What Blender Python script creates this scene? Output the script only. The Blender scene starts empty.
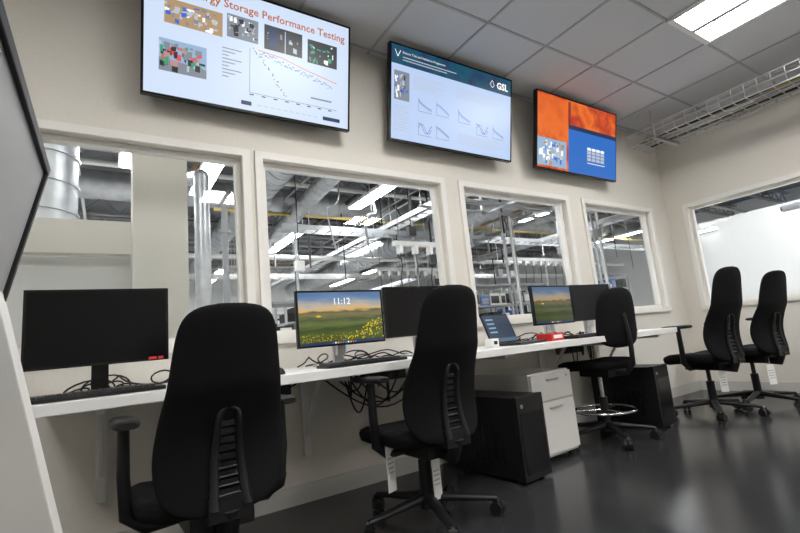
import bpy, math, random
from mathutils import Matrix, Vector
random.seed(7)
SC=bpy.context.scene
SC.view_settings.view_transform='Standard'
# ---------------------------------------------------------------- materials
MATS={}
def mat(name,col,rough=.5,metal=0,emit=None,es=1.0,noise=0,bump=0,nscale=30,spec=.5):
    if name in MATS: return MATS[name]
    m=bpy.data.materials.new(name);m.use_nodes=True;nt=m.node_tree;b=nt.nodes['Principled BSDF']
    b.inputs['Base Color'].default_value=(*col,1);b.inputs['Roughness'].default_value=rough
    b.inputs['Metallic'].default_value=metal;b.inputs['Specular IOR Level'].default_value=spec
    if emit: b.inputs['Emission Color'].default_value=(*emit,1);b.inputs['Emission Strength'].default_value=es
    if noise or bump:
        tc=nt.nodes.new('ShaderNodeTexCoord');n=nt.nodes.new('ShaderNodeTexNoise');n.inputs['Scale'].default_value=nscale
        n.inputs['Detail'].default_value=4
        nt.links.new(tc.outputs['Object'],n.inputs['Vector'])
        if noise:
            r=nt.nodes.new('ShaderNodeValToRGB')
            r.color_ramp.elements[0].position=.3;r.color_ramp.elements[1].position=.7
            r.color_ramp.elements[0].color=(*[c*(1-noise) for c in col],1);r.color_ramp.elements[1].color=(*[min(1,c*(1+noise)) for c in col],1)
            nt.links.new(n.outputs['Fac'],r.inputs['Fac']);nt.links.new(r.outputs['Color'],b.inputs['Base Color'])
        if bump:
            bp=nt.nodes.new('ShaderNodeBump');bp.inputs['Strength'].default_value=bump;bp.inputs['Distance'].default_value=.002
            nt.links.new(n.outputs['Fac'],bp.inputs['Height']);nt.links.new(bp.outputs['Normal'],b.inputs['Normal'])
    MATS[name]=m;return m
def emat(name,col,s=1.0):
    return mat(name,(0.01,0.01,0.01),.35,0,col,s)
WALL=mat('wall_paint',(.77,.735,.67),.75,noise=.02,bump=.05,nscale=60)
TRIM=mat('trim_paint',(.85,.83,.79),.5)
BASEM=mat('baseboard_vinyl',(.62,.61,.58),.5)
TILE=mat('ceiling_tile',(.60,.60,.61),.9,noise=.04,bump=.3,nscale=120)
TBAR=mat('ceiling_grid_metal',(.42,.42,.43),.6)
DESKM=mat('desk_laminate',(.86,.855,.84),.35,noise=.01,nscale=8)
FAB=mat('black_fabric',(.0055,.0055,.006),.85,noise=.3,bump=.5,nscale=300,spec=.2)
PLA=mat('black_plastic',(.008,.008,.009),.42,spec=.4)
PLAG=mat('black_gloss',(.008,.008,.009),.2,spec=.4)
DGR=mat('dark_grey_plastic',(.03,.03,.033),.4)
SIL=mat('silver_metal',(.62,.62,.64),.28,1)
CHR=mat('chrome',(.8,.8,.8),.1,1)
PAP=mat('paper_tag',(.85,.85,.83),.7)
WHT=mat('white_metal',(.80,.79,.76),.4)
GRY=mat('grey_plastic',(.30,.30,.31),.4)
RED=mat('red_plastic',(.6,.03,.03),.4)
BLU=mat('blue_plastic',(.05,.16,.5),.4)
GALV=mat('galvanised_steel',(.50,.51,.52),.38,.7,noise=.15,nscale=6)
STEEL=mat('painted_steel',(.32,.32,.33),.5,.2)
CREAM=mat('cream_wall',(.78,.75,.69),.8)
LABW=mat('lab_wall_paint',(.76,.76,.75),.8)
LABC=mat('lab_deck',(.16,.16,.17),.7,noise=.2,nscale=2)
YEL=mat('yellow_pipe',(.55,.42,.12),.5)
BRS=mat('brass_bus_bar',(.45,.30,.16),.4,.5)
PANEL_E=mat('light_panel',(.9,.9,.9),.5,0,(1,.985,.96),44)
LIN_E=mat('linear_lamp',(.9,.9,.9),.5,0,(.95,.97,1),44)
def floor_mat():
    m=bpy.data.materials.new('polished_concrete');m.use_nodes=True;nt=m.node_tree;b=nt.nodes['Principled BSDF']
    tc=nt.nodes.new('ShaderNodeTexCoord');n=nt.nodes.new('ShaderNodeTexNoise');n.inputs['Scale'].default_value=1.3;n.inputs['Detail'].default_value=6;n.inputs['Roughness'].default_value=.55
    r=nt.nodes.new('ShaderNodeValToRGB');r.color_ramp.elements[0].position=.25;r.color_ramp.elements[1].position=.75
    r.color_ramp.elements[0].color=(.024,.0245,.027,1);r.color_ramp.elements[1].color=(.039,.040,.043,1)
    r2=nt.nodes.new('ShaderNodeMapRange');r2.inputs['To Min'].default_value=.17;r2.inputs['To Max'].default_value=.24
    b.inputs['Specular IOR Level'].default_value=.45
    nt.links.new(tc.outputs['Object'],n.inputs['Vector']);nt.links.new(n.outputs['Fac'],r.inputs['Fac']);nt.links.new(r.outputs['Color'],b.inputs['Base Color'])
    nt.links.new(n.outputs['Fac'],r2.inputs['Value']);nt.links.new(r2.outputs['Result'],b.inputs['Roughness'])
    return m
FLOOR=floor_mat()
def glass_mat():
    m=bpy.data.materials.new('window_glass');m.use_nodes=True;nt=m.node_tree;nt.nodes.clear()
    o=nt.nodes.new('ShaderNodeOutputMaterial');mx=nt.nodes.new('ShaderNodeMixShader');t=nt.nodes.new('ShaderNodeBsdfTransparent');g=nt.nodes.new('ShaderNodeBsdfGlossy')
    fr=nt.nodes.new('ShaderNodeFresnel');fr.inputs['IOR'].default_value=1.5;g.inputs['Roughness'].default_value=.01
    t.inputs['Color'].default_value=(.96,.98,.97,1)
    nt.links.new(fr.outputs[0],mx.inputs[0]);nt.links.new(t.outputs[0],mx.inputs[1]);nt.links.new(g.outputs[0],mx.inputs[2]);nt.links.new(mx.outputs[0],o.inputs[0])
    return m
GLASS=glass_mat()
# ---------------------------------------------------------------- mesh builder
class MB:
    def __init__(s): s.v=[];s.f=[];s.mi=[];s.sm=[];s.mats=[];s.M=Matrix.Identity(4)
    def m(s,mt):
        if mt not in s.mats: s.mats.append(mt)
        return s.mats.index(mt)
    def add(s,vs,fs,mt,smooth=False):
        o=len(s.v);k=s.m(mt)
        s.v+= [tuple(s.M@Vector(p)) for p in vs]
        for f in fs: s.f.append([o+i for i in f]);s.mi.append(k);s.sm.append(smooth)
    def box(s,c,d,mt,rot=None):
        R=rot if rot else Matrix.Identity(3)
        vs=[]
        for x in(-.5,.5):
            for y in(-.5,.5):
                for z in(-.5,.5): vs.append(Vector(c)+R@Vector((x*d[0],y*d[1],z*d[2])))
        s.add(vs,[(0,1,3,2),(4,6,7,5),(0,4,5,1),(2,3,7,6),(0,2,6,4),(1,5,7,3)],mt)
    def bb(s,x0,x1,y0,y1,z0,z1,mt): s.box(((x0+x1)/2,(y0+y1)/2,(z0+z1)/2),(abs(x1-x0),abs(y1-y0),abs(z1-z0)),mt)
    def quad(s,a,b,c,d,mt): s.add([a,b,c,d],[(0,1,2,3)],mt)
    def loft(s,rings,mt,cap=True,smooth=True):
        n=len(rings[0]);vs=[p for r in rings for p in r];fs=[]
        for i in range(len(rings)-1):
            for j in range(n):
                a=i*n+j;b=i*n+(j+1)%n;fs.append((a,b,b+n,a+n))
        s.add(vs,fs,mt,smooth)
        if cap:
            s.add(rings[0],[tuple(range(n))[::-1]],mt);s.add(rings[-1],[tuple(range(n))],mt)
    def tube(s,path,r,mt,n=10,cap=True):
        P=[Vector(p) for p in path];rs=r if isinstance(r,(list,tuple)) else [r]*len(P)
        rings=[];prev=None
        for i,p in enumerate(P):
            t=(P[min(i+1,len(P)-1)]-P[max(i-1,0)])
            if t.length<1e-9: t=Vector((0,0,1))
            t.normalize()
            if prev is None:
                a=Vector((0,0,1)) if abs(t.z)<.9 else Vector((1,0,0));u=t.cross(a).normalized()
            else:
                u=prev-t*prev.dot(t);u.normalize()
            prev=u;w=t.cross(u)
            rings.append([p+(u*math.cos(2*math.pi*k/n)+w*math.sin(2*math.pi*k/n))*rs[i] for k in range(n)])
        s.loft(rings,mt,cap)
    def cyl(s,a,b,r,mt,n=16,r2=None): s.tube([a,b],[r,r if r2 is None else r2],mt,n)
    def ring(s,c,R,r,mt,n=32,k=8):
        vs=[];fs=[]
        for i in range(n):
            a=2*math.pi*i/n
            for j in range(k):
                b=2*math.pi*j/k;rr=R+r*math.cos(b)
                vs.append((c[0]+rr*math.cos(a),c[1]+rr*math.sin(a),c[2]+r*math.sin(b)))
        for i in range(n):
            for j in range(k):
                fs.append((i*k+j,((i+1)%n)*k+j,((i+1)%n)*k+(j+1)%k,i*k+(j+1)%k))
        s.add(vs,fs,mt,True)
    def text(s,body,size,origin,mt,ux=(1,0,0),uz=(0,0,1),align='LEFT',bold=0):
        c=bpy.data.curves.new('tmp','FONT');c.body=body;c.size=size;c.align_x=align;c.offset=bold;c.resolution_u=2
        o=bpy.data.objects.new('tmp',c);SC.collection.objects.link(o)
        dg=bpy.context.evaluated_depsgraph_get();me=o.evaluated_get(dg).to_mesh()
        vs=[Vector(origin)+Vector(ux)*v.co.x+Vector(uz)*v.co.y for v in me.vertices];fs=[tuple(p.vertices) for p in me.polygons]
        s.add(vs,fs,mt);o.evaluated_get(dg).to_mesh_clear()
        bpy.data.objects.remove(o);bpy.data.curves.remove(c)
    def done(s,name,loc=(0,0,0),rz=0,bevel=0,seg=2):
        me=bpy.data.meshes.new(name);me.from_pydata(s.v,[],s.f)
        for mt in s.mats: me.materials.append(mt)
        me.polygons.foreach_set('material_index',s.mi);me.polygons.foreach_set('use_smooth',s.sm);me.update()
        o=bpy.data.objects.new(name,me);SC.collection.objects.link(o);o.location=loc;o.rotation_euler=(0,0,rz)
        if bevel:
            b=o.modifiers.new('bevel','BEVEL');b.width=bevel;b.segments=seg;b.limit_method='ANGLE';b.angle_limit=math.radians(50);b.harden_normals=False
        return o
# ---------------------------------------------------------------- room shell
XL,XR,YF,ZC=-2.6,5.52,-5.2,2.95
b=MB();b.bb(XL,XR,YF,0,-.1,0,FLOOR);b.done('floor')
b=MB();b.bb(XL-.1,XR+.1,YF-.1,.12,ZC,ZC+.08,TILE);b.done('ceiling')
b=MB()
x=3.4-.6*10
while x<XR:
    if x>XL: b.bb(x-.009,x+.009,YF,0,ZC-.006,ZC-.001,TBAR)
    x+=.6
y=-.05
while y>YF:
    b.bb(XL,XR,y-.009,y+.009,ZC-.006,ZC-.001,TBAR);y-=.6
b.done('trim_ceiling_grid')
ZB,ZT=.93,2.0
WIN=[(-1.5,.66),(.78,2.14),(2.37,3.64),(3.93,5.12)]
b=MB()
b.bb(XL-.1,XR+.1,0,.12,0,ZB,WALL);b.bb(XL-.1,XR+.1,0,.12,ZT,ZC,WALL)
xs=[XL-.1]+[q for w in WIN for q in w]+[XR+.1]
for i in range(0,len(xs),2): b.bb(xs[i],xs[i+1],0,.12,ZB,ZT,WALL)
b.done('wall_back')
def window(name,x0,x1,z0,z1):
    b=MB();t=.045;p=.018
    b.bb(x0-t,x1+t,-p,-.001,z1,z1+t,TRIM);b.bb(x0-t,x1+t,-p-.008,-.001,z0-t,z0,TRIM)
    b.bb(x0-t,x0,-p,-.001,z0,z1,TRIM);b.bb(x1,x1+t,-p,-.001,z0,z1,TRIM)
    t2=.03
    b.bb(x0+.001,x1-.001,.04,.09,z1-t2,z1-.001,TRIM);b.bb(x0+.001,x1-.001,.04,.09,z0+.001,z0+t2,TRIM)
    b.bb(x0+.001,x0+t2,.04,.09,z0+t2,z1-t2,TRIM);b.bb(x1-t2,x1-.001,.04,.09,z0+t2,z1-t2,TRIM)
    b.quad((x0+t2,.065,z0+t2),(x1-t2,.065,z0+t2),(x1-t2,.065,z1-t2),(x0+t2,.065,z1-t2),GLASS)
    return b
for i,w in enumerate(WIN): window('',*w,ZB,ZT).done('window_%d'%(i+1))
WY0,WY1=-4.2,-.22;RB,RT=.91,2.02
b=MB()
b.bb(XR,XR+.12,YF,0,0,RB,WALL);b.bb(XR,XR+.12,YF,0,RT,ZC,WALL);b.bb(XR,XR+.12,YF,WY0,RB,RT,WALL);b.bb(XR,XR+.12,WY1,0,RB,RT,WALL)
b.done('wall_right')
b=window('',-WY1,-WY0,RB,RT);ob=b.done('window_5',(XR,0,0),-math.pi/2)
b=MB();b.bb(XL-.1,XL,YF,0,0,ZC,WALL);b.done('wall_left')
b=MB();b.bb(XL-.1,XR+.1,YF-.1,YF,0,ZC,WALL);b.done('wall_front')
b=MB();b.bb(XL,XR-.014,-.012,-.001,0,.10,BASEM);b.done('baseboard_back')
b=MB();b.bb(XR-.012,XR-.001,YF,0,0,.10,BASEM);b.done('baseboard_right')
def troffer(x0,y0):
    b=MB();x1=x0+.6;y1=y0+.6;z=ZC-.02
    b.bb(x0,x1,y0,y0+.04,z,ZC-.001,WHT);b.bb(x0,x1,y1-.04,y1,z,ZC-.001,WHT)
    b.bb(x0,x0+.03,y0+.04,y1-.04,z,ZC-.001,WHT);b.bb(x1-.03,x1,y0+.04,y1-.04,z,ZC-.001,WHT)
    xm=(x0+x1)/2
    b.bb(xm-.022,xm+.022,y0+.04,y1-.04,z-.006,ZC-.001,GRY)
    b.bb(x0+.03,xm-.022,y0+.04,y1-.04,z+.006,ZC-.001,PANEL_E);b.bb(xm+.022,x1-.03,y0+.04,y1-.04,z+.006,ZC-.001,PANEL_E)
    b.done('ceiling_light_panel')
for (x,y) in [(3.4,-1.85),(1.0,-1.85),(-1.4,-2.45),(1.0,-3.65),(3.4,-4.25)]: troffer(x,y)
# cable tray (wire basket)
b=MB();tx0,tx1,tz0,tz1,ty0,ty1=4.74,5.16,2.67,2.80,-5.0,-.10
for xx in (tx0,tx0+.105,tx0+.21,tx0+.315,tx1): b.cyl((xx,ty0,tz0),(xx,ty1,tz0),.006,SIL,6)
for xx in (tx0,tx1):
    for zz in (tz0+.065,tz1): b.cyl((xx,ty0,zz),(xx,ty1,zz),.007,SIL,6)
y=ty1
while y>ty0:
    b.tube([(tx0,y,tz1),(tx0,y,tz0),(tx1,y,tz0),(tx1,y,tz1)],.005,SIL,6);y-=.1
for y in (-.4,-1.9,-3.4,-4.8):
    b.bb(tx0-.03,tx1+.03,y-.02,y+.02,tz0-.03,tz0-.006,SIL)
    for xx in (tx0-.02,tx1+.02): b.cyl((xx,y,tz0-.03),(xx,y,ZC-.002),.005,SIL,6)
for k in range(9):
    xx=tx0+.04+.042*k
    b.tube([(xx+.01*math.sin(j*1.3+k),ty0+.1+j*(ty1-ty0-.2)/24,tz0+.018+.006*math.sin(j+k*2)) for j in range(25)],.010,[GRY,PLA,YEL,GRY,WHT,GRY,PLA,YEL,GRY][k],6)
b.done('cable_tray')
# ---------------------------------------------------------------- screens
TVW,TVH=1.20,.69
def panel(b,w,h,th,bez,scr):
    b.bb(-w/2,w/2,0,th,-h/2,h/2,PLA)
    e=-.004
    b.bb(-w/2,w/2,e,0,h/2-bez,h/2,PLAG);b.bb(-w/2,w/2,e,0,-h/2,-h/2+bez,PLAG)
    b.bb(-w/2,-w/2+bez,e,0,-h/2+bez,h/2-bez,PLAG);b.bb(w/2-bez,w/2,e,0,-h/2+bez,h/2-bez,PLAG)
    b.quad((-w/2+bez,-.0015,-h/2+bez),(w/2-bez,-.0015,-h/2+bez),(w/2-bez,-.0015,h/2-bez),(-w/2+bez,-.0015,h/2-bez),scr)
class Scr:
    def __init__(s,b,w,h,bez): s.b=b;s.w=w-2*bez;s.h=h-2*bez
    def P(s,u,v,l): return (-s.w/2+u*s.w,-.002-.0004*l,s.h/2-v*s.h)
    def rect(s,u0,v0,u1,v1,mt,l=1): s.b.quad(s.P(u0,v1,l),s.P(u1,v1,l),s.P(u1,v0,l),s.P(u0,v0,l),mt)
    def poly(s,pts,mt,l=2): s.b.add([s.P(*p,l) for p in pts],[tuple(range(len(pts)))],mt)
    def line(s,pts,t,mt,l=2):
        for a,c in zip(pts[:-1],pts[1:]):
            A=Vector(s.P(*a,l));B=Vector(s.P(*c,l));d=(B-A);n=Vector((-d.z,0,d.x)).normalized()*t/2
            s.b.quad(A-n,B-n,B+n,A+n,mt)
    def dots(s,pts,t,mt,l=3):
        for p in pts:
            x,y,z=s.P(*p,l);s.b.quad((x-t,y,z-t),(x+t,y,z-t),(x+t,y,z+t),(x-t,y,z+t),mt)
    def text(s,t,size,u,v,mt,l=2,align='LEFT',bold=0): s.b.text(t,size,s.P(u,v,l),mt,align=align,bold=bold)
    def pic(s,u0,v0,u1,v1,bg,pal,n=16,l=1):
        s.rect(u0,v0,u1,v1,bg,l);U=u1-u0;V=v1-v0
        s.poly([(u0,v1),(u1,v1),(u1,v0+V*.72),(u0,v0+V*.6)],pal[0],l+1)
        for i in range(n):
            a=random.uniform(0,.85);c=random.uniform(.08,.8);ww=random.uniform(.03,.14);hh=random.uniform(.05,.22)
            k=random.uniform(-.04,.04)
            x0=u0+U*a;x1=u0+U*min(1,a+ww);y0=v0+V*c;y1=v0+V*min(.98,c+hh)
            s.poly([(x0,y1),(x1,min(v1,y1+k*V)),(x1,max(v0,y0+k*V)),(x0,y0)],random.choice(pal),l+2+i*.1)
SW=emat('screen_white',(.68,.80,1.0),.95);SK=emat('screen_ink',(.03,.03,.05),1);SO=emat('screen_rust',(.50,.13,.03),1)
SR=emat('screen_red',(.8,.08,.06),1);SB=emat('screen_blue',(.05,.15,.65),1);ST=emat('screen_teal',(.02,.30,.28),1)
SG=emat('screen_grey',(.22,.25,.3),1);SLG=emat('screen_light_grey',(.5,.55,.62),1);SN=emat('screen_navy',(.01,.03,.10),1)
SP=emat('screen_white_pure',(1,1,1),1);SBR=emat('screen_tan',(.45,.30,.16),1);SDK=emat('screen_dark',(.02,.025,.03),1);SPK=emat('screen_pink',(.5,.27,.27),1);SGR=emat('screen_green',(.03,.35,.17),1);SCY=emat('screen_sky',(.3,.45,.65),1)
def pic_mat(name,cols,scale=20,s=1.0):
    m=bpy.data.materials.new(name);m.use_nodes=True;nt=m.node_tree;bs=nt.nodes['Principled BSDF'];bs.inputs['Base Color'].default_value=(.01,.01,.01,1);bs.inputs['Roughness'].default_value=.35
    tc=nt.nodes.new('ShaderNodeTexCoord');n=nt.nodes.new('ShaderNodeTexNoise');n.inputs['Scale'].default_value=scale
    n.inputs['Detail'].default_value=3
    r=nt.nodes.new('ShaderNodeValToRGB')
    while len(r.color_ramp.elements)<len(cols): r.color_ramp.elements.new(.5)
    for i,c in enumerate(cols):
        r.color_ramp.elements[i].position=.25+.5*i/(len(cols)-1);r.color_ramp.elements[i].color=(*c,1)
    nt.links.new(tc.outputs['Object'],n.inputs['Vector']);nt.links.new(n.outputs[0],r.inputs['Fac']);nt.links.new(r.outputs['Color'],bs.inputs['Emission Color']);bs.inputs['Emission Strength'].default_value=s
    return m
HDR=pic_mat('slide_header_texture',[(.0,.02,.06),(.01,.05,.13),(.0,.09,.15),(.01,.03,.10)],9,.9)
ORG=pic_mat('orange_wallpaper',[(.62,.05,.01),(.85,.18,.02),(.45,.03,.01),(.80,.14,.03)],4,1)
def tv(name,xc,scr,content):
    b=MB();b.M=Matrix.Translation((0,-.185,2.565))@Matrix.Rotation(math.radians(10.7),4,'X')
    panel(b,TVW,TVH,.035,.012,scr);content(Scr(b,TVW,TVH,.012))
    b.bb(-.35,.35,.035,.06,-.2,.2,PLA)
    b.M=Matrix.Identity(4);b.bb(-.3,.3,-.03,-.001,2.42,2.70,PLA);b.bb(-.25,-.2,-.13,-.03,2.46,2.66,PLA);b.bb(.2,.25,-.13,-.03,2.46,2.66,PLA)
    return b.done(name,(xc,0,0))
def c1(s):
    s.text('Energy Storage Performance Testing',.064,.975,.155,SO,align='RIGHT',bold=.001)
    s.pic(.08,.22,.33,.42,SBR,[SBR,SLG,SG,SBR,SB,SP],60);s.pic(.35,.20,.50,.40,SG,[SG,SLG,SDK,SP,SDK],40);s.pic(.53,.20,.73,.42,SDK,[SDK,SN,SG,SDK,SLG],20);s.pic(.76,.22,.93,.44,SDK,[SDK,ST,SGR,SDK,SP],45)
    s.rect(.55,.22,.60,.39,SN,10);s.rect(.635,.22,.64,.42,SLG,11)
    s.pic(.06,.55,.26,.81,SCY,[SG,SPK,SR,SGR,SLG,SDK,SG],75)
    for i in range(9): s.rect(.33,.50+.03*i,.42-.03*(i%3),.508+.03*i,SG)
    s.line([(.46,.45),(.46,.84),(.93,.84)],.002,SK)
    for i in range(30):
        t=i/29; s.dots([(.48+.16*t+random.uniform(-.008,.008),.46+.34*t**1.2+random.uniform(-.015,.015))],.0028,SK)
    for i in range(70):
        t=i/69; s.dots([(.52+.38*t,.46+.16*t+random.uniform(-.012,.03))],.0028,random.choice([SB,SK,SB]))
    s.line([(.5,.45),(.62,.465),(.75,.52),(.93,.58)],.004,SR)
    for i in range(8): s.rect(.46+.06*i,.85,.48+.06*i,.86,SK)
    s.rect(.78,.76,.9,.775,SG);s.rect(.42,.92,.47,.955,SN);s.rect(.85,.92,.95,.955,SN)
    for i in range(10): s.rect(.5+.033*i,.935,.522+.033*i,.942,SLG)
def c2(s):
    s.rect(0,0,1,.20,HDR);s.text('GSL',.075,.97,.145,SP,align='RIGHT',bold=.003)
    s.text('Battery Test and Validation Programme',.024,.08,.075,SP);s.rect(.08,.11,.5,.12,SLG,2);s.rect(.08,.14,.42,.15,SLG,2)
    s.line([(.025,.05),(.045,.12),(.065,.05)],.006,SP)
    s.line([(.80,.11),(.82,.06),(.84,.12),(.82,.15),(.80,.11)],.005,SP)
    s.pic(.02,.27,.13,.58,SG,[SG,SLG,SDK,SP,SB],30)
    for i in range(7): s.rect(.16,.28+.022*i,.40-.04*(i%3),.286+.022*i,SLG)
    for i in range(6): s.rect(.50,.27+.022*i,.93-.06*(i%3),.276+.022*i,SLG)
    for i in range(10): s.rect(.02,.64+.028*i,.13-.02*(i%2),.648+.028*i,SLG)
    def plot(u,v,w,h,k):
        s.line([(u,v),(u,v+h),(u+w,v+h)],.002,SK)
        for c in range(2):
            pts=[(u+w*t/7,v+h*(.15+.1*c+.6*((t/7)**(1.3 if k%2 else .6)))) for t in range(8)]
            if k%3==2: pts=[(u+w*t/7,v+h*(.5-.35*math.sin(t*.9+c))) for t in range(8)]
            s.line(pts,.0035,[SK,SB,SB][(c+k)%3])
    for k,(u,v) in enumerate([(.2,.5),(.34,.5),(.2,.76),(.34,.76),(.52,.52),(.68,.62),(.83,.62)]): plot(u,v,.10,.15,k)
    for i in range(6): s.rect(.52,.80+.022*i,.95-.05*(i%3),.806+.022*i,SLG)
def c3(s):
    s.rect(0,0,1,1,ORG)
    s.rect(0,.02,.36,.48,emat('orange_block',(.80,.15,.02),1))
    s.pic(.0,.60,.34,.97,SCY,[SCY,SB,SLG,SP,SBR,SB],60,2)
    s.rect(.36,.40,1,1,emat('window_blue',(.02,.15,.55),1),9);s.rect(.36,.34,1,.40,SN,10)
    s.rect(.36,.02,.39,.34,emat('maroon',(.25,.02,.02),1),2)
    for r in range(4):
        for c in range(4): s.rect(.60+.06*c,.60+.05*r,.65+.06*c,.64+.05*r,SLG if r else SP,11)
    s.rect(.60,.82,.84,.83,SP,11)
tv('wall_television',.73,SW,c1)
tv('wall_television.001',2.24,emat('screen_pale_blue',(.55,.70,1.0),.9),c2)
tv('wall_television.002',3.75,SN,c3)
def wallpaper(name,z0,h,s=1.0):
    m=bpy.data.materials.new(name);m.use_nodes=True;nt=m.node_tree;bs=nt.nodes['Principled BSDF'];bs.inputs['Base Color'].default_value=(.01,.01,.01,1);bs.inputs['Roughness'].default_value=.3
    N=nt.nodes.new;L=nt.links.new
    tc=N('ShaderNodeTexCoord');sp=N('ShaderNodeSeparateXYZ');L(tc.outputs['Object'],sp.inputs[0])
    mr=N('ShaderNodeMapRange');mr.inputs['From Min'].default_value=z0;mr.inputs['From Max'].default_value=z0+h;L(sp.outputs['Z'],mr.inputs['Value'])
    mp=N('ShaderNodeMapping');mp.inputs['Scale'].default_value=(.35,1,1.6);L(tc.outputs['Object'],mp.inputs['Vector'])
    no=N('ShaderNodeTexNoise');no.inputs['Scale'].default_value=20;no.inputs['Detail'].default_value=6;L(mp.outputs[0],no.inputs['Vector'])
    ma=N('ShaderNodeMath');ma.operation='MULTIPLY_ADD';ma.inputs[1].default_value=.26;L(no.outputs['Fac'],ma.inputs[0])
    ad=N('ShaderNodeMath');ad.operation='SUBTRACT';ad.inputs[1].default_value=.13;L(mr.outputs[0],ad.inputs[0]);L(ad.outputs[0],ma.inputs[2])
    r=N('ShaderNodeValToRGB');cr=r.color_ramp
    cols=[(0,(.05,.06,.01)),(.14,(.09,.12,.02)),(.24,(.03,.06,.01)),(.34,(.13,.16,.04)),(.42,(.05,.08,.03)),(.50,(.20,.17,.06)),(.56,(.10,.10,.07)),(.60,(.70,.42,.12)),(.68,(.50,.43,.32)),(.8,(.13,.23,.40)),(1,(.05,.12,.28))]
    while len(cr.elements)<len(cols): cr.elements.new(.5)
    for e,(p,c) in zip(cr.elements,cols): e.position=p;e.color=(*c,1)
    L(ma.outputs[0],r.inputs['Fac'])
    L(r.outputs['Color'],bs.inputs['Emission Color']);bs.inputs['Emission Strength'].default_value=s
    return m
FLOW=emat('flower_yellow',(.75,.55,.02),1);LEAF=emat('leaf_green',(.05,.09,.01),1)
BLK=mat('screen_off',(.004,.004,.005),.25,spec=.25)
def monitor(name,x,y,rz,w,h,scr=None,clock=False,silver=False,sticker=False,zb=.11):
    b=MB();zc=zb+h/2;b.M=Matrix.Translation((0,-.05,zc))
    sc=scr if scr else BLK
    panel(b,w,h,.022,.010,sc);S=Scr(b,w,h,.010)
    b.bb(-w/2+.06,w/2-.06,.022,.045,-h/2+.05,h/2-.06,PLA)
    if scr:
        S.rect(0,.955,1,1,SN,1)
        for i in range(10): S.rect(.36+.03*i,.965,.378+.03*i,.992,[SB,SP,FLOW,SR,ST][i%5],2)
        S.poly([(.18,.46),(.22,.44),(.26,.46),(.22,.48)],FLOW,1)
        if clock:
            S.text('11:12',.048,.5,.24,SP,3,'CENTER',.0006);S.rect(.44,.29,.56,.30,SLG,3)
            for i in range(170):
                u=random.uniform(.5,1);v=random.uniform(.55,.94)
                if u-.5>(.92-v)*1.1: S.dots([(u,v)],random.uniform(.003,.006),LEAF,1);S.dots([(u+.006,v-.005)],random.uniform(.0015,.004),FLOW,2)
            for i in range(70): S.dots([(random.uniform(.02,.6),random.uniform(.80,.94))],.003,LEAF,1);S.dots([(random.uniform(.02,.6),random.uniform(.80,.94))],.0018,FLOW,2)
    if sticker: b.bb(w/2-.075,w/2-.045,-.0055,-.0042,-h/2+.004,-h/2+.016,RED);b.bb(w/2-.04,w/2-.02,-.0055,-.0042,-h/2+.004,-h/2+.016,RED)
    b.M=Matrix.Identity(4)
    sm=SIL if silver else PLA
    b.box((0,.0,zb+.06),(.05,.03,.16+zb*.6),sm);b.box((0,.03,.5*(zb+.1)),(.06,.022,zb+.1),sm)
    b.bb(-.12,.12,-.09,.10,.001,.012,sm)
    return b.done(name,(x,y,.741),rz,bevel=.002)
WP=wallpaper('landscape_wallpaper',.12,.28,1.0)
monitor('computer_monitor',-.025,-.36,0,.49,.305,sticker=True)
monitor('computer_monitor.001',1.045,-.36,math.radians(2),.51,.29,scr=WP,clock=True,silver=True,zb=.10)
monitor('computer_monitor.002',1.57,-.36,math.radians(-3),.50,.29,silver=True,zb=.115)
monitor('computer_monitor.003',2.72,-.38,math.radians(4),.47,.28,scr=wallpaper('landscape_wallpaper_dim',.12,.28,.6),silver=True,zb=.11)
monitor('computer_monitor.004',3.22,-.36,math.radians(-2),.47,.28,silver=True,zb=.115)
# ---------------------------------------------------------------- desk
b=MB();DX0,DX1=-.25,3.80;DY=-.72
b.bb(DX0,DX1,DY,-.03,.700,.74,DESKM)
for x in (-.02,.95,2.0,2.98,3.7):
    b.bb(x-.02,x+.02,-.05,-.022,.25,.700,WHT);b.bb(x-.015,x+.015,-.62,-.05,.672,.700,WHT)
    b.box((x,-.17,.53),(.02,.40,.02),WHT,Matrix.Rotation(math.radians(-54),3,'X'))
b.done('long_desk',bevel=.003)
def keyboard(name,x,y,rz=0,w=.43):
    b=MB();b.bb(-w/2,w/2,-.07,.07,.001,.014,PLA)
    for r in range(5):
        for c in range(int(w/.0205)-1):
            X=-w/2+.018+c*.0205;b.box((X,-.052+.026*r,.018),(.017,.021,.009),DGR)
    return b.done(name,(x,y,.741),rz,bevel=.0015)
def mouse(name,x,y,rz=0):
    b=MB();rings=[]
    for i in range(9):
        t=i/8;k=math.sqrt(max(0.02,1-(2*t-1)**2));yy=-.052+.104*t
        rings.append([(.031*k*math.cos(a),yy,max(.001,.036*k*(1-.25*t)*math.sin(a))) for a in [math.pi*j/8 for j in range(9)]])
    b.loft(rings,PLA);b.cyl((0,.02,.028),(0,.035,.028),.008,GRY,8)
    return b.done(name,(x,y,.741),rz)
keyboard('keyboard',-.03,-.60);mouse('computer_mouse',.24,-.58)
keyboard('keyboard.001',1.05,-.60,.03);mouse('computer_mouse.001',.62,-.62)
keyboard('keyboard.002',2.82,-.61,-.04,.38);mouse('computer_mouse.002',3.45,-.55)
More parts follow.
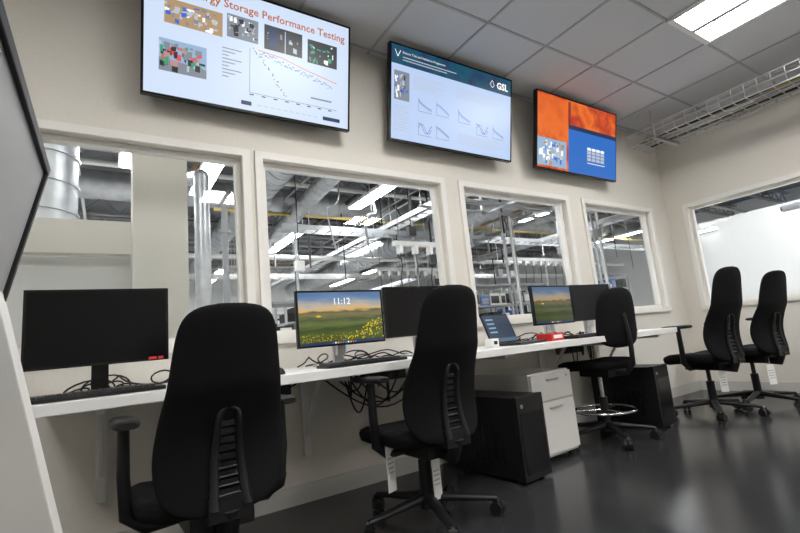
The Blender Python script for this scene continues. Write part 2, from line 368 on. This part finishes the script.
# laptop
b=MB();b.bb(-.155,.155,-.11,.11,.001,.016,DGR)
for r in range(5):
    for c in range(12): b.box((-.13+.0236*c,-.01+.02*r,.018),(.02,.016,.004),PLA)
b.M=Matrix.Translation((0,.105,.016))@Matrix.Rotation(math.radians(-20),4,'X')@Matrix.Translation((0,0,.105))
b.bb(-.155,.155,0,.008,-.105,.105,PLA)
b.quad((-.146,-.001,-.095),(.146,-.001,-.095),(.146,-.001,.096),(-.146,-.001,.096),emat('laptop_screen',(.035,.055,.09),1))
b.quad((-.146,-.0016,-.095),(.146,-.0016,-.095),(.146,-.0016,-.07),(-.146,-.0016,-.07),emat('laptop_taskbar',(.10,.16,.24),1))
for i in range(4): b.quad((-.12,-.002,.06-.03*i),(-.04,-.002,.06-.03*i),(-.04,-.002,.07-.03*i),(-.12,-.002,.07-.03*i),SCY)
b.M=Matrix.Identity(4);b.done('laptop',(2.27,-.48,.741),math.radians(10),bevel=.002)
b=MB();b.bb(-.07,.07,-.06,.06,.001,.05,RED);b.bb(-.05,.05,-.0615,-.0601,.015,.038,PAP);b.done('red_box',(2.53,-.52,.741),.1,bevel=.003)
b=MB();b.bb(-.05,.05,-.09,.09,.001,.03,PLA);b.bb(-.045,.045,-.093,-.09,.008,.022,GRY);b.cyl((0,.05,.03),(0,.05,.12),.012,PLA,10);b.done('docking_station',(1.92,-.22,.741),.3,bevel=.003)
b=MB();b.bb(-.03,.03,-.03,.03,.001,.055,PAP);b.bb(-.015,.015,-.031,-.0301,.02,.04,PLA);b.done('power_adapter',(1.97,-.54,.741),.1,bevel=.004)
def cables(name,x0,x1,y0,y1,z,n,r=.004,loop=.06,m=PLA):
    b=MB()
    for k in range(n):
        xa=random.uniform(x0,x1);pts=[];ya=random.uniform(y0,y1);xb=random.uniform(x0,x1)
        for j in range(17):
            t=j/16
            pts.append((xa+(xb-xa)*t+.03*math.sin(t*9+k),ya+(random.uniform(-.01,.01))+.04*math.sin(t*7+k*2),z+r+loop*(.5+.5*math.sin(t*math.pi*2+k))*math.sin(math.pi*t)))
        b.tube(pts,r,m,6)
    return b.done(name)
cables('monitor_cables',-.22,.25,-.18,-.10,.741,7)
cables('monitor_cables.001',.85,1.65,-.18,-.10,.741,9)
cables('monitor_cables.002',2.5,3.5,-.18,-.10,.741,9)
def hang(name,x0,x1,n,zl):
    b=MB()
    for k in range(n):
        xa=random.uniform(x0,x1);xb=random.uniform(x0,x1);d=random.uniform(zl,zl+.15)
        b.tube([(xa+(xb-xa)*t/14,-.09-.02*(k%3),.69-d*math.sin(math.pi*t/14)) for t in range(15)],.005,PLA,6)
    b.bb((x0+x1)/2-.15,(x0+x1)/2+.15,-.08,-.023,.60,.66,PLA)
    b.done(name)
hang('under_desk_cables',.5,.92,4,.04);hang('under_desk_cables.001',1.0,1.95,12,.10);hang('under_desk_cables.002',3.05,3.6,5,.1)
# ---------------------------------------------------------------- under-desk items
def tower(name,x,y,w,d,h,rz=0):
    b=MB();b.bb(-w/2,w/2,-d/2+.03,d/2,.02,h,PLA)
    b.bb(-w/2,w/2,-d/2,-d/2+.03,.015,h+.004,PLA)
    b.bb(-w/2+.02,w/2-.02,-d/2-.003,-d/2,.05,h-.09,PLAG)
    b.bb(-w/2+.03,-w/2+.05,-d/2-.004,-d/2,h-.06,h-.04,GRY)
    for i in range(8): b.bb(-w/2-.002,-w/2,-d/2+.12+i*.03,-d/2+.135+i*.03,.10,.30,PLAG)
    for sx in(-1,1):
        for sy in(-1,1): b.cyl((sx*(w/2-.03),sy*(d/2-.06),0),(sx*(w/2-.03),sy*(d/2-.06),.02),.018,PLA,10)
    return b.done(name,(x,y,0.001),rz,bevel=.005)
tower('computer_tower',2.0,-.46,.24,.54,.46,math.radians(5))
tower('computer_tower.001',3.58,-.38,.24,.52,.46,math.radians(5))
b=MB();w,d,h=.42,.52,.55
b.bb(-w/2,w/2,-d/2+.02,d/2,.03,h,WHT)
for z0,z1 in ((.05,.365),(.375,.54)):
    b.bb(-w/2+.004,w/2-.004,-d/2,-d/2+.018,z0,z1,WHT);b.bb(-.06,.06,-d/2-.014,-d/2-.008,z1-.045,z1-.033,SIL)
    for s in(-1,1): b.bb(s*.055-.004,s*.055+.004,-d/2-.01,-d/2,z1-.044,z1-.034,SIL)
b.cyl((.16,-d/2-.003,.51),(.16,-d/2,.51),.009,SIL,12)
for sx in(-1,1):
    for sy in(-1,1): b.cyl((sx*.17-.012,sy*.2,.018),(sx*.17+.012,sy*.2,.018),.018,PLA,12)
b.done('filing_cabinet',(2.41,-.31,0.001),math.radians(3),bevel=.003)
# ---------------------------------------------------------------- chairs
def sgn(v,p): return math.copysign(abs(v)**p,v)
def star(b,R,rotk=0.3,m=PLA):
    b.cyl((0,0,.06),(0,0,.13),.04,m,16,.03)
    for k in range(5):
        a=2*math.pi*k/5+rotk;c,s=math.cos(a),math.sin(a)
        rings=[]
        for t in (0,.25,.6,1):
            r=.03+(R-.03)*t;w=.030-.012*t;hh=.022-.010*t;zc=.105-.030*t
            rings.append([(r*c-s*w*math.cos(q),r*s+c*w*math.cos(q),zc+hh*math.sin(q)) for q in [2*math.pi*j/10 for j in range(10)]])
        b.loft(rings,m)
        cx,cy=R*c,R*s;a2=a+1.0;ax=Vector((math.cos(a2),math.sin(a2),0))
        P=Vector((cx,cy,.031));b.cyl((cx,cy,.04),(cx,cy,.08),.008,SIL,8)
        for sg in(-1,1): b.cyl(P+ax*sg*.006,P+ax*sg*.026,.030,PLA,18)
        b.tube([P+ax*-.02+Vector((0,0,.030)),P+ax*.02+Vector((0,0,.030))],.014,PLA,8)
def seat(b,sh,w=.49,d=.47,th=.07,yc=0):
    rings=[]
    n=32
    for zt,k in ((0,.86),(.25,.97),(.6,1.0),(.85,.97),(1,.86)):
        ring=[]
        for j in range(n):
            q=2*math.pi*j/n;x=w/2*k*sgn(math.cos(q),.45);y=d/2*k*sgn(math.sin(q),.5)
            z=sh-th+th*zt - .035*max(0,y/(d/2))**3 + .012*(x/(w/2))**2*(1 if zt>.5 else 0)
            ring.append((x,yc+y,z))
        rings.append(ring)
    b.loft(rings,FAB)
def task_chair(name,loc,rz,sh=.46,top=1.06,arms=True,tags=(),srot=.3,ws=1.0):
    b=MB();star(b,.32,srot)
    b.cyl((0,0,.10),(0,0,.27),.030,PLA,16);b.cyl((0,0,.27),(0,0,sh-.10),.016,DGR,12)
    b.bb(-.10,.10,-.17,.12,sh-.13,sh-.075,PLA)
    seat(b,sh,yc=.03)
    zb=sh-.06;H=top-zb
    def yc(t): return -.245+.045*math.sin(min(1,t/.6)*math.pi)-.105*t**1.5
    def W(t):
        pts=[(0,.182),(.12,.205),(.28,.213),(.45,.200),(.6,.182),(.8,.166),(1,.150)]
        for (a,va),(c,vc) in zip(pts[:-1],pts[1:]):
            if t<=c: return ws*(va+(vc-va)*(t-a)/(c-a))
        return pts[-1][1]
    NR=40;NQ=40
    rings=[]
    for i in range(NR+1):
        t=.5-.5*math.cos(math.pi*i/NR);u=abs(2*t-1)
        k=max(.03,(1-u**10))**(1/3.0)
        w=(W(t)*.5+W(max(0,t-.06))*.25+W(min(1,t+.06))*.25)*k;th=.024*max(.2,k)
        ring=[]
        for j in range(NQ):
            q=2*math.pi*j/NQ;x=w*sgn(math.cos(q),.75);y=th*sgn(math.sin(q),.8)
            ring.append((x,yc(t)+y+.045*(x/.22)**2,zb+H*t))
        rings.append(ring)
    b.loft(rings,FAB)
    def rear(t,off=.0): return yc(t)-.026-off
    def bow(t0,t1,w0,w1,r0,r1,off,mt,n=14):
        L=[(t0+(t1-t0)*k/n,w0+(w1-w0)*k/n) for k in range(n+1)]
        left=[(-w,rear(t,off),zb+H*t) for t,w in L]
        arc=[(-w1*math.cos(a),rear(t1,off),zb+H*t1+w1*1.1*math.sin(a)) for a in [math.pi*j/8 for j in range(1,8)]]
        right=[(w,rear(t,off),zb+H*t) for t,w in L[::-1]]
        P=left+arc+right;m2=len(P)
        b.tube(P,[r0+(r1-r0)*(1-abs(2*k/(m2-1)-1)) for k in range(m2)],mt,10)
    bow(.03,.45,.050,.030,.016,.008,.004,PLA)
    for k in range(10):
        t=.05+.040*k;b.box((0,rear(t,.001),zb+H*t+.008),(.082-.0035*k,.006,.018),PLAG)
    for t in (.09,.13,.17,.21): b.cyl((-.038,rear(t,.005),zb+H*t),(.038,rear(t,.005),zb+H*t),.003,DGR,8)
    b.box((0,rear(.02,.0)+.02,zb+.02),(.13,.05,.07),PLA)
    b.tube([(0,-.25,zb+.02),(0,-.22,sh-.12),(0,-.08,sh-.11)],[.035,.035,.03],PLA,12)
    if arms:
        for sx in(-1,1):
            P=[(sx*.10,.0,sh-.10),(sx*.20,.0,sh-.105),(sx*.255,.0,sh-.06),(sx*.265,-.01,sh+.06),(sx*.265,-.01,sh+.22)]
            b.tube(P,[.022,.022,.022,.020,.018],PLA,10)
            rings=[]
            for t in (0,.06,.2,.8,.94,1):
                k={0:.6,.06:.88,.2:1,.8:1,.94:.88,1:.6}[t];y=-.12+.25*t
                rings.append([(sx*.262+.040*k*sgn(math.cos(q),.6),y,sh+.232+.015*k*sgn(math.sin(q),.7)) for q in [2*math.pi*j/16 for j in range(16)]])
            b.loft(rings,PLA)
    for (tx,ty,tz,L,rr) in tags:
        b.cyl((tx,ty,tz+.05),(tx,ty,tz),.0015,PAP,5)
        b.box((tx,ty,tz-L/2),(.055,.003,L),PAP,Matrix.Rotation(rr,3,'Z'))
        for i in range(4): b.box((tx,ty,tz-L*.3-i*.02),(.04,.0036,.004),GRY,Matrix.Rotation(rr,3,'Z'))
    return b.done(name,loc,rz)
D2R=math.radians
task_chair('task_chair',(.31,-.78,.001),D2R(3),top=1.0,sh=.42,ws=.97)
task_chair('task_chair.001',(1.27,-.72,.001),D2R(2),top=1.055,sh=.44,tags=[(-.20,-.02,.38,.20,.3),(.02,-.06,.28,.18,.2)],srot=.6)
task_chair('task_chair.002',(4.20,-.70,.001),D2R(-12),top=1.17,sh=.50,tags=[(-.05,-.15,.36,.16,-.5)],srot=.1)
task_chair('task_chair.003',(4.74,-.82,.001),D2R(-12),top=1.12,sh=.50,tags=[(-.10,-.20,.36,.16,-.5)],srot=.9)
# drafting chair
b=MB();star(b,.30,.5);sh=.56
b.cyl((0,0,.10),(0,0,.30),.028,PLA,16);b.cyl((0,0,.30),(0,0,sh-.09),.015,CHR,12)
b.ring((0,0,.21),.21,.010,CHR,40,8)
for k in range(3):
    a=2*math.pi*k/3+.4;b.cyl((.03*math.cos(a),.03*math.sin(a),.21),(.21*math.cos(a),.21*math.sin(a),.21),.008,CHR,8)
b.bb(-.09,.09,-.16,.10,sh-.11,sh-.06,PLA);seat(b,sh,.46,.44,.06,.02)
b.tube([(0,-.10,sh-.09),(0,-.24,sh-.085),(0,-.30,sh-.02),(0,-.31,sh+.12),(0,-.29,sh+.32)],[.018,.018,.018,.016,.014],PLA,10)
rings=[]
for i in range(21):
    t=.5-.5*math.cos(math.pi*i/20);u=abs(2*t-1);k=max(.03,1-u**4)**(1/2.8);w=(.205-.03*t)*k;th=.028*max(.2,k)
    rings.append([(w*sgn(math.cos(q),.75),-.25-.03*t+th*sgn(math.sin(q),.8)+.05*(w*math.cos(q)/.2)**2,sh+.09+.41*t) for q in [2*math.pi*j/24 for j in range(24)]])
b.loft(rings,FAB)
b.done('drafting_chair',(3.03,-.50,.001),D2R(-8))
# ---------------------------------------------------------------- display cart at the left
b=MB()
ang=math.atan2(.04,.18)
DSPG=mat('display_back_grey',(.38,.38,.39),.45)
b.M=Matrix.Translation((-.115,-2.02,.97))@Matrix.Rotation(ang,4,'Y')
b.bb(-.03,0,-.25,.22,-.17,.17,DSPG)
for (y0,y1,z0,z1) in ((-.25,.22,.158,.17),(-.25,.22,-.17,-.158),(.208,.22,-.158,.158),(-.25,-.238,-.158,.158)): b.bb(-.032,.005,y0,y1,z0,z1,PLA)
b.M=Matrix.Identity(4)
def leg(y0,y1,xt,zt,xb,w,mt):
    b.add([(xt-w/2,y0,zt),(xt+w/2,y0,zt),(xt+w/2,y1,zt),(xt-w/2,y1,zt),(xb-w/2,y0,0),(xb+w/2,y0,0),(xb+w/2,y1,0),(xb-w/2,y1,0)],[(0,1,2,3),(7,6,5,4),(0,4,5,1),(1,5,6,2),(2,6,7,3),(3,7,4,0)],mt)
leg(-1.86,-1.80,-.155,.95,.055,.07,WHT);leg(-1.86,-1.80,-.20,.95,-.42,.05,WHT)
b.bb(-.33,.0,-1.85,-1.81,.28,.33,WHT)
b.bb(-.21,-.14,-1.87,-1.79,.93,1.0,WHT)
b.bb(-.20,-.105,-1.91,-1.87,.56,.68,GRY)
for k in range(3):
    b.bb(-.13,-.115,-1.914,-1.91,.58+.03*k,.60+.03*k,PAP)
    b.tube([(-.13+.01*k,-1.915,.66-.02*k),(-.11+.012*k,-1.94,.62-.03*k),(-.14,-1.93,.5),(-.2,-1.88,.35)],.004,[PLA,PAP,PLA][k],6)
b.done('display_cart',bevel=.003)
# ---------------------------------------------------------------- lab beyond the glass
b=MB();b.bb(-4,20,.12,18.2,-.12,-.001,LABW);b.bb(XR+.12,20,-6,.12,-.12,-.001,LABW);b.done('floor_lab')
b=MB();b.bb(-4,20,.12,18.2,4.8,4.9,LABC);b.bb(XR+.12,20,-6,.12,4.8,4.9,LABC);b.done('ceiling_lab')
b=MB();b.bb(-4,20,18,18.2,0,4.8,LABW);b.bb(-4.1,-4,.12,18,0,4.8,LABW);b.bb(20,20.1,-6,18,0,4.8,LABW);b.bb(XR+.12,20,-6.1,-6,0,4.8,LABW)
b.bb(-4,XR+.6,.12,.14,ZC+.08,4.8,LABW);b.done('wall_lab')
b=MB();b.bb(.12,.42,.42,.72,0,4.8,CREAM);b.done('lab_column')
b=MB();b.bb(-4,.115,.5,.58,1.50,1.70,CREAM);b.bb(-4,.115,.5,.58,0,1.0,CREAM);b.bb(-.62,-.54,.5,.58,1.0,1.5,CREAM);b.bb(-4,.115,.6,.66,0,1.5,LABW);b.done('lab_partition')
b=MB();b.bb(9,9.12,-6,1.6,0,2.42,LABW);b.bb(9.12,20,1.5,1.6,0,2.42,LABW);b.done('wall_side_room')
SERV=[]
_done=MB.done
def sdone(b,name): o=_done(b,name);SERV.append(o);return o
def lin_or_fill_light(x,y0,y1,z=3.6,w=.26):
    b=MB();b.bb(x-w/2-.01,x+w/2+.01,y0,y1,z,z+.06,WHT);b.bb(x-w/2,x+w/2,y0+.02,y1-.02,z-.01,z,LIN_E)
    for y in(y0+.2,y1-.2): b.cyl((x,y,z+.06),(x,y,4.79),.004,STEEL,6)
    b.done('linear_or_fill_light')
for a in [(1.27,3.7,5.4),(3.1,12.4,16),(4.25,3.7,5.4),(3.8,7,9.7),(8.65,12.3,16.4),(11.7,7.2,9.7),(9.1,4.0,5.3),(11.7,3.6,5.1),(6.3,.6,1.6),(-1.5,3.7,5.4),(7.3,-2.5,-.8),(7.3,-5,-3.3),(8.3,-1.8,-.2),(-1.5,9,12),(14.5,4,7),(2.4,.5,1.6),(-.5,.15,1.3),(6.4,8,10.5)]: lin_or_fill_light(*a)  # later entries are added fill lamps brightening the lab, column and side room
b=MB();b.bb(.1,.78,3.8,4.5,3.6,3.66,WHT);b.bb(.13,.75,3.83,4.47,3.59,3.6,LIN_E)
for x in(.15,.73): b.cyl((x,4.1,3.66),(x,4.1,4.79),.004,STEEL,6)
b.done('lab_light_panel')
b=MB()
for k in range(11):
    y=1.2+1.6*k
    b.bb(-4,20,y-.06,y+.06,4.62,4.68,STEEL);b.bb(-4,20,y-.06,y+.06,4.25,4.30,STEEL)
    x=-4
    while x<19.5:
        b.cyl((x,y,4.28),(x+.35,y,4.64),.018,STEEL,6);b.cyl((x+.35,y,4.64),(x+.7,y,4.28),.018,STEEL,6);x+=.7
sdone(b,'roof_joists')
def duct(name,pts,r,m=GALV,rib=.25):
    b=MB();P=[Vector(p) for p in pts]
    for a,c in zip(P[:-1],P[1:]):
        d=(c-a);L=d.length;d.normalize();b.cyl(a,c,r,m,24);n=int(L/rib)
        for i in range(n+1):
            q=a+d*min(L-.02,i*rib);b.cyl(q,q+d*.02,r*1.045,m,24)
    for q in P[1:-1]:
        b.tube([q+Vector((0,0,-r*.98)),q+Vector((0,0,-r*.6)),q,q+Vector((0,0,r*.6)),q+Vector((0,0,r*.98))],[.05*r,.8*r,r*1.02,.8*r,.05*r],m,20)
    return sdone(b,name)
duct('spiral_duct_1',[(1.0,2.9,4.0),(12,2.9,4.0)],.22)
duct('spiral_duct_2',[(2.3,3.3,3.75),(2.3,14,3.75)],.24)
duct('spiral_duct_3',[(6.6,1.9,3.4),(6.6,6.0,3.4),(6.6,16,3.4)],.28)
duct('spiral_duct_4',[(-3,6.3,3.95),(18,6.3,3.95)],.25)
duct('spiral_duct_5',[(-.55,2.1,1.4),(-.55,2.1,4.4)],.32)
duct('spiral_duct_6',[(10.2,2.5,4.0),(10.2,16,4.0)],.3)
duct('spiral_duct_7',[(2.9,2.3,3.55),(3.4,9,3.55)],.15)
duct('spiral_duct_8',[(.95,3.1,1.0),(.95,3.1,3.05),(.6,4.6,3.4)],.09,GALV,.35)
def pipe(name,pts,r,m,fl=.0):
    b=MB();b.tube(pts,r,m,12)
    if fl:
        P=[Vector(p) for p in pts]
        for a,c in zip(P[:-1],P[1:]):
            d=(c-a);L=d.length;d.normalize();n=max(1,int(L/fl))
            for i in range(n):
                q=a+d*(i+.5)*L/n;b.cyl(q-d*.02,q+d*.02,r*1.7,m,14)
    sdone(b,name)
pipe('process_pipe_1',[(1.25,3.3,0),(1.25,3.3,2.9)],.04,STEEL,.8)
pipe('process_pipe_2',[(-3.9,3.4,4.0),(18,3.4,4.0)],.04,WHT,2)
pipe('process_pipe_3',[(1.6,5.8,3.5),(18,5.8,3.5)],.03,YEL,2)
pipe('process_pipe_4',[(-3.9,8,3.1),(18,8,3.1)],.06,WHT,3)
pipe('process_pipe_5',[(5.6,2.2,3.4),(5.6,16,3.4)],.05,WHT,3)
pipe('process_pipe_6',[(8.0,1.6,3.2),(8.0,16,3.2)],.05,STEEL,3)
for i,(x,y) in enumerate([(7.2,4.2),(7.45,4.2),(7.6,4.3),(9.4,3.5),(9.6,3.5),(9.8,3.6),(10.4,4.5),(8.4,3.4),(5.4,5),(3.4,6.6),(12.2,6)]):
    pipe('conduit_%d'%i,[(x,y,0),(x,y,4.5)],.03,[GALV,WHT,STEEL][i%3],1.0)
rs=random.Random(21);b=MB()
for k in range(26):
    y=rs.uniform(2.3,13);z=rs.uniform(3.72,4.2);x0=rs.uniform(-3,6);x1=x0+rs.uniform(4,11)
    b.cyl((x0,y,z),(x1,y,z),rs.choice([.015,.02,.03,.045]),rs.choice([GALV,STEEL,WHT,BRS,DGR]),8)
for k in range(22):
    x=rs.uniform(-2,14);z=rs.uniform(3.72,4.2);y0=rs.uniform(2.0,6);b.cyl((x,y0,z),(x,y0+rs.uniform(3,9),z),rs.choice([.015,.02,.03,.05]),rs.choice([GALV,STEEL,WHT,BRS,DGR]),8)
for k in range(34):
    x=rs.uniform(1.8,13);y=rs.uniform(3.2,9);z=rs.uniform(1.9,3.0);b.cyl((x,y,z),(x,y,4.2),rs.choice([.008,.012,.02]),rs.choice([GALV,WHT,PLA,DGR]),6)
    if k%3==0: b.bb(x-.08,x+.08,y-.05,y+.05,z-.18,z,rs.choice([WHT,GRY,DGR]))
sdone(b,'overhead_conduits')
b=MB()
for x in (4.6,5.7,6.8,7.9):
    b.bb(x-.02,x+.02,2.18,2.22,2.95,4.79,GALV);b.bb(x-.02,x+.02,3.18,3.22,2.95,4.79,GALV);b.bb(x-.02,x+.02,2.2,3.2,2.93,2.97,GALV)
for y in (2.2,2.7,3.2): b.bb(4.3,8.2,y-.02,y+.02,2.97,3.01,GALV)
for y in (2.35,2.45,2.55,2.85,2.95): b.cyl((4.3,y,3.04),(8.2,y,3.04),.02,[WHT,BRS,GALV,WHT,STEEL][int(y*20)%5],8)
sdone(b,'strut_frame')
b=MB()
for k in range(9):
    x=3.2+k*1.05;y=4.2+.6*(k%3)
    b.tube([(x+.15*math.sin(t*.6),y+.2*math.cos(t*.5),3.9-.11*t+.12*math.sin(t*.9+k)) for t in range(13)],.022 if k%2 else .014,[GALV,GRY,DGR][k%3],8)
sdone(b,'flexible_hoses')
def ladder(name,x0,y0,x1,y1,z,w=.3,m=GALV):
    b=MB();A=Vector((x0,y0,z));B=Vector((x1,y1,z));d=(B-A);L=d.length;d.normalize();n=Vector((-d.y,d.x,0))
    for s in(-1,1):
        a=A+n*s*w/2;c=B+n*s*w/2;ang=math.atan2(d.y,d.x)
        b.box((a+c)/2,(L,.02,.09),m,Matrix.Rotation(ang,3,'Z'))
    k=0
    while k<L: b.cyl(A+d*k-n*w/2,A+d*k+n*w/2,.012,m,6);k+=.25
    k=.5
    while k<L:
        for s in(-1,1): q=A+d*k+n*s*w/2;b.cyl(q,(q.x,q.y,4.7),.006,m,5)
        k+=1.8
    sdone(b,name)
ladder('ladder_tray_1',2.6,5.2,16,5.2,3.05);ladder('ladder_tray_2',5,3.4,5,15,3.2);ladder('ladder_tray_3',-3,10.2,18,10.2,3.0,.4,WHT);ladder('ladder_tray_4',9.7,2,9.7,16,3.1)
def rail(name,x0,x1,y,z):
    b=MB();b.bb(x0,x1,y-.04,y+.04,z,z+.07,WHT)
    for x in (x0+.1,x1-.1): b.cyl((x,y,z+.07),(x,y,4.7),.008,STEEL,6)
    x=x0+.1
    while x<x1:
        b.bb(x-.03,x+.03,y-.05,y+.05,z-.12,z,WHT);b.tube([(x,y,z-.12),(x+.02,y,z-.3),(x-.02,y,z-.5),(x,y,z-.75)],.008,PLA,6);x+=.28
    sdone(b,name)
rail('power_rail_1',3.6,4.9,3.0,2.25);rail('power_rail_2',5.6,8.2,7.0,2.6);rail('power_rail_3',8,10.5,5.0,2.5)
E=bpy.data.objects.new('lab_overhead_services',None);SC.collection.objects.link(E)
for o in SERV: o.parent=E
def rack(name,x,y,w,d,h,m,rz=0):
    b=MB()
    for sx in(-1,1):
        for sy in(-1,1): b.bb(sx*w/2-.02,sx*w/2+.02,sy*d/2-.02,sy*d/2+.02,0,h,m)
    n=int(h/.42)
    for i in range(n+1):
        z=.1+i*(h-.12)/n;b.bb(-w/2,w/2,-d/2,d/2,z-.015,z+.015,m)
        xx=-w/2+.05
        while i<n and xx<w/2-.25:
            ww=random.uniform(.12,.30);hh=random.uniform(.12,.32);b.bb(xx,min(xx+ww,w/2-.03),-d/2+.05,d/2-.05,z+.016,z+hh,random.choice([GRY,PLA,WHT,DGR,BLU,STEEL,CREAM]))
            b.bb(xx+.02,min(xx+ww,w/2-.03)-.02,-d/2+.045,-d/2+.05,z+.05,z+hh*.8,random.choice([PLA,DGR,GRY,WHT]));xx+=ww+.03
    b.done(name,(x,y,0),rz)
for i,(x,y,w,h) in enumerate([(2.2,4.5,1.2,1.6),(3.6,6,1.6,1.8),(5.2,4.2,1.2,1.6),(6.6,4.4,1.2,1.8),(8.2,5,1.5,1.9),(10.5,7,1.6,2.1),(9.2,9,2,2.2),(6.5,10,2,2.1),(4,11,2,2),(12.5,9,2,2.4),(13.5,6,1.5,2.3),(-1,7,2,1.8),(2,9,1.5,1.9)]):
    rack('equipment_rack',x,y,w,.6,h,[STEEL,GALV,WHT][i%3])
b=MB();b.tube([(8.2,-.6,4.79),(8.2,-.6,2.25),(8.2,-.45,2.2)],.02,GRY,8);b.cyl((8.2,-.3,2.2),(8.2,-.5,2.2),.05,GRY,12);b.cyl((8.2,-.3,2.2),(8.2,-.28,2.2),.035,PLAG,12);b.done('security_camera')
b=MB();b.bb(8.94,8.999,.85,1.2,2.24,2.28,WHT);b.bb(8.93,8.94,.86,1.19,2.245,2.275,LIN_E);b.done('wall_strip_light')
w=bpy.data.worlds.new('World');SC.world=w;w.use_nodes=True;w.node_tree.nodes['Background'].inputs[0].default_value=(.05,.05,.06,1);w.node_tree.nodes['Background'].inputs[1].default_value=.3
# ---------------------------------------------------------------- camera
yaw,pitch,roll=.58,.162,-.094;f=453.34
fw=Vector((math.sin(yaw)*math.cos(pitch),math.cos(yaw)*math.cos(pitch),math.sin(pitch)))
r0=Vector((math.cos(yaw),-math.sin(yaw),0));u0=r0.cross(fw)
r=r0*math.cos(roll)+u0*math.sin(roll);u=-r0*math.sin(roll)+u0*math.cos(roll)
cd=bpy.data.cameras.new('camera');co=bpy.data.objects.new('camera',cd);SC.collection.objects.link(co)
M=Matrix(((r.x,u.x,-fw.x,0),(r.y,u.y,-fw.y,-2.609),(r.z,u.z,-fw.z,.835),(0,0,0,1)));co.matrix_world=M
cd.sensor_width=36;cd.lens=f/800*36;cd.clip_start=.02;SC.camera=co
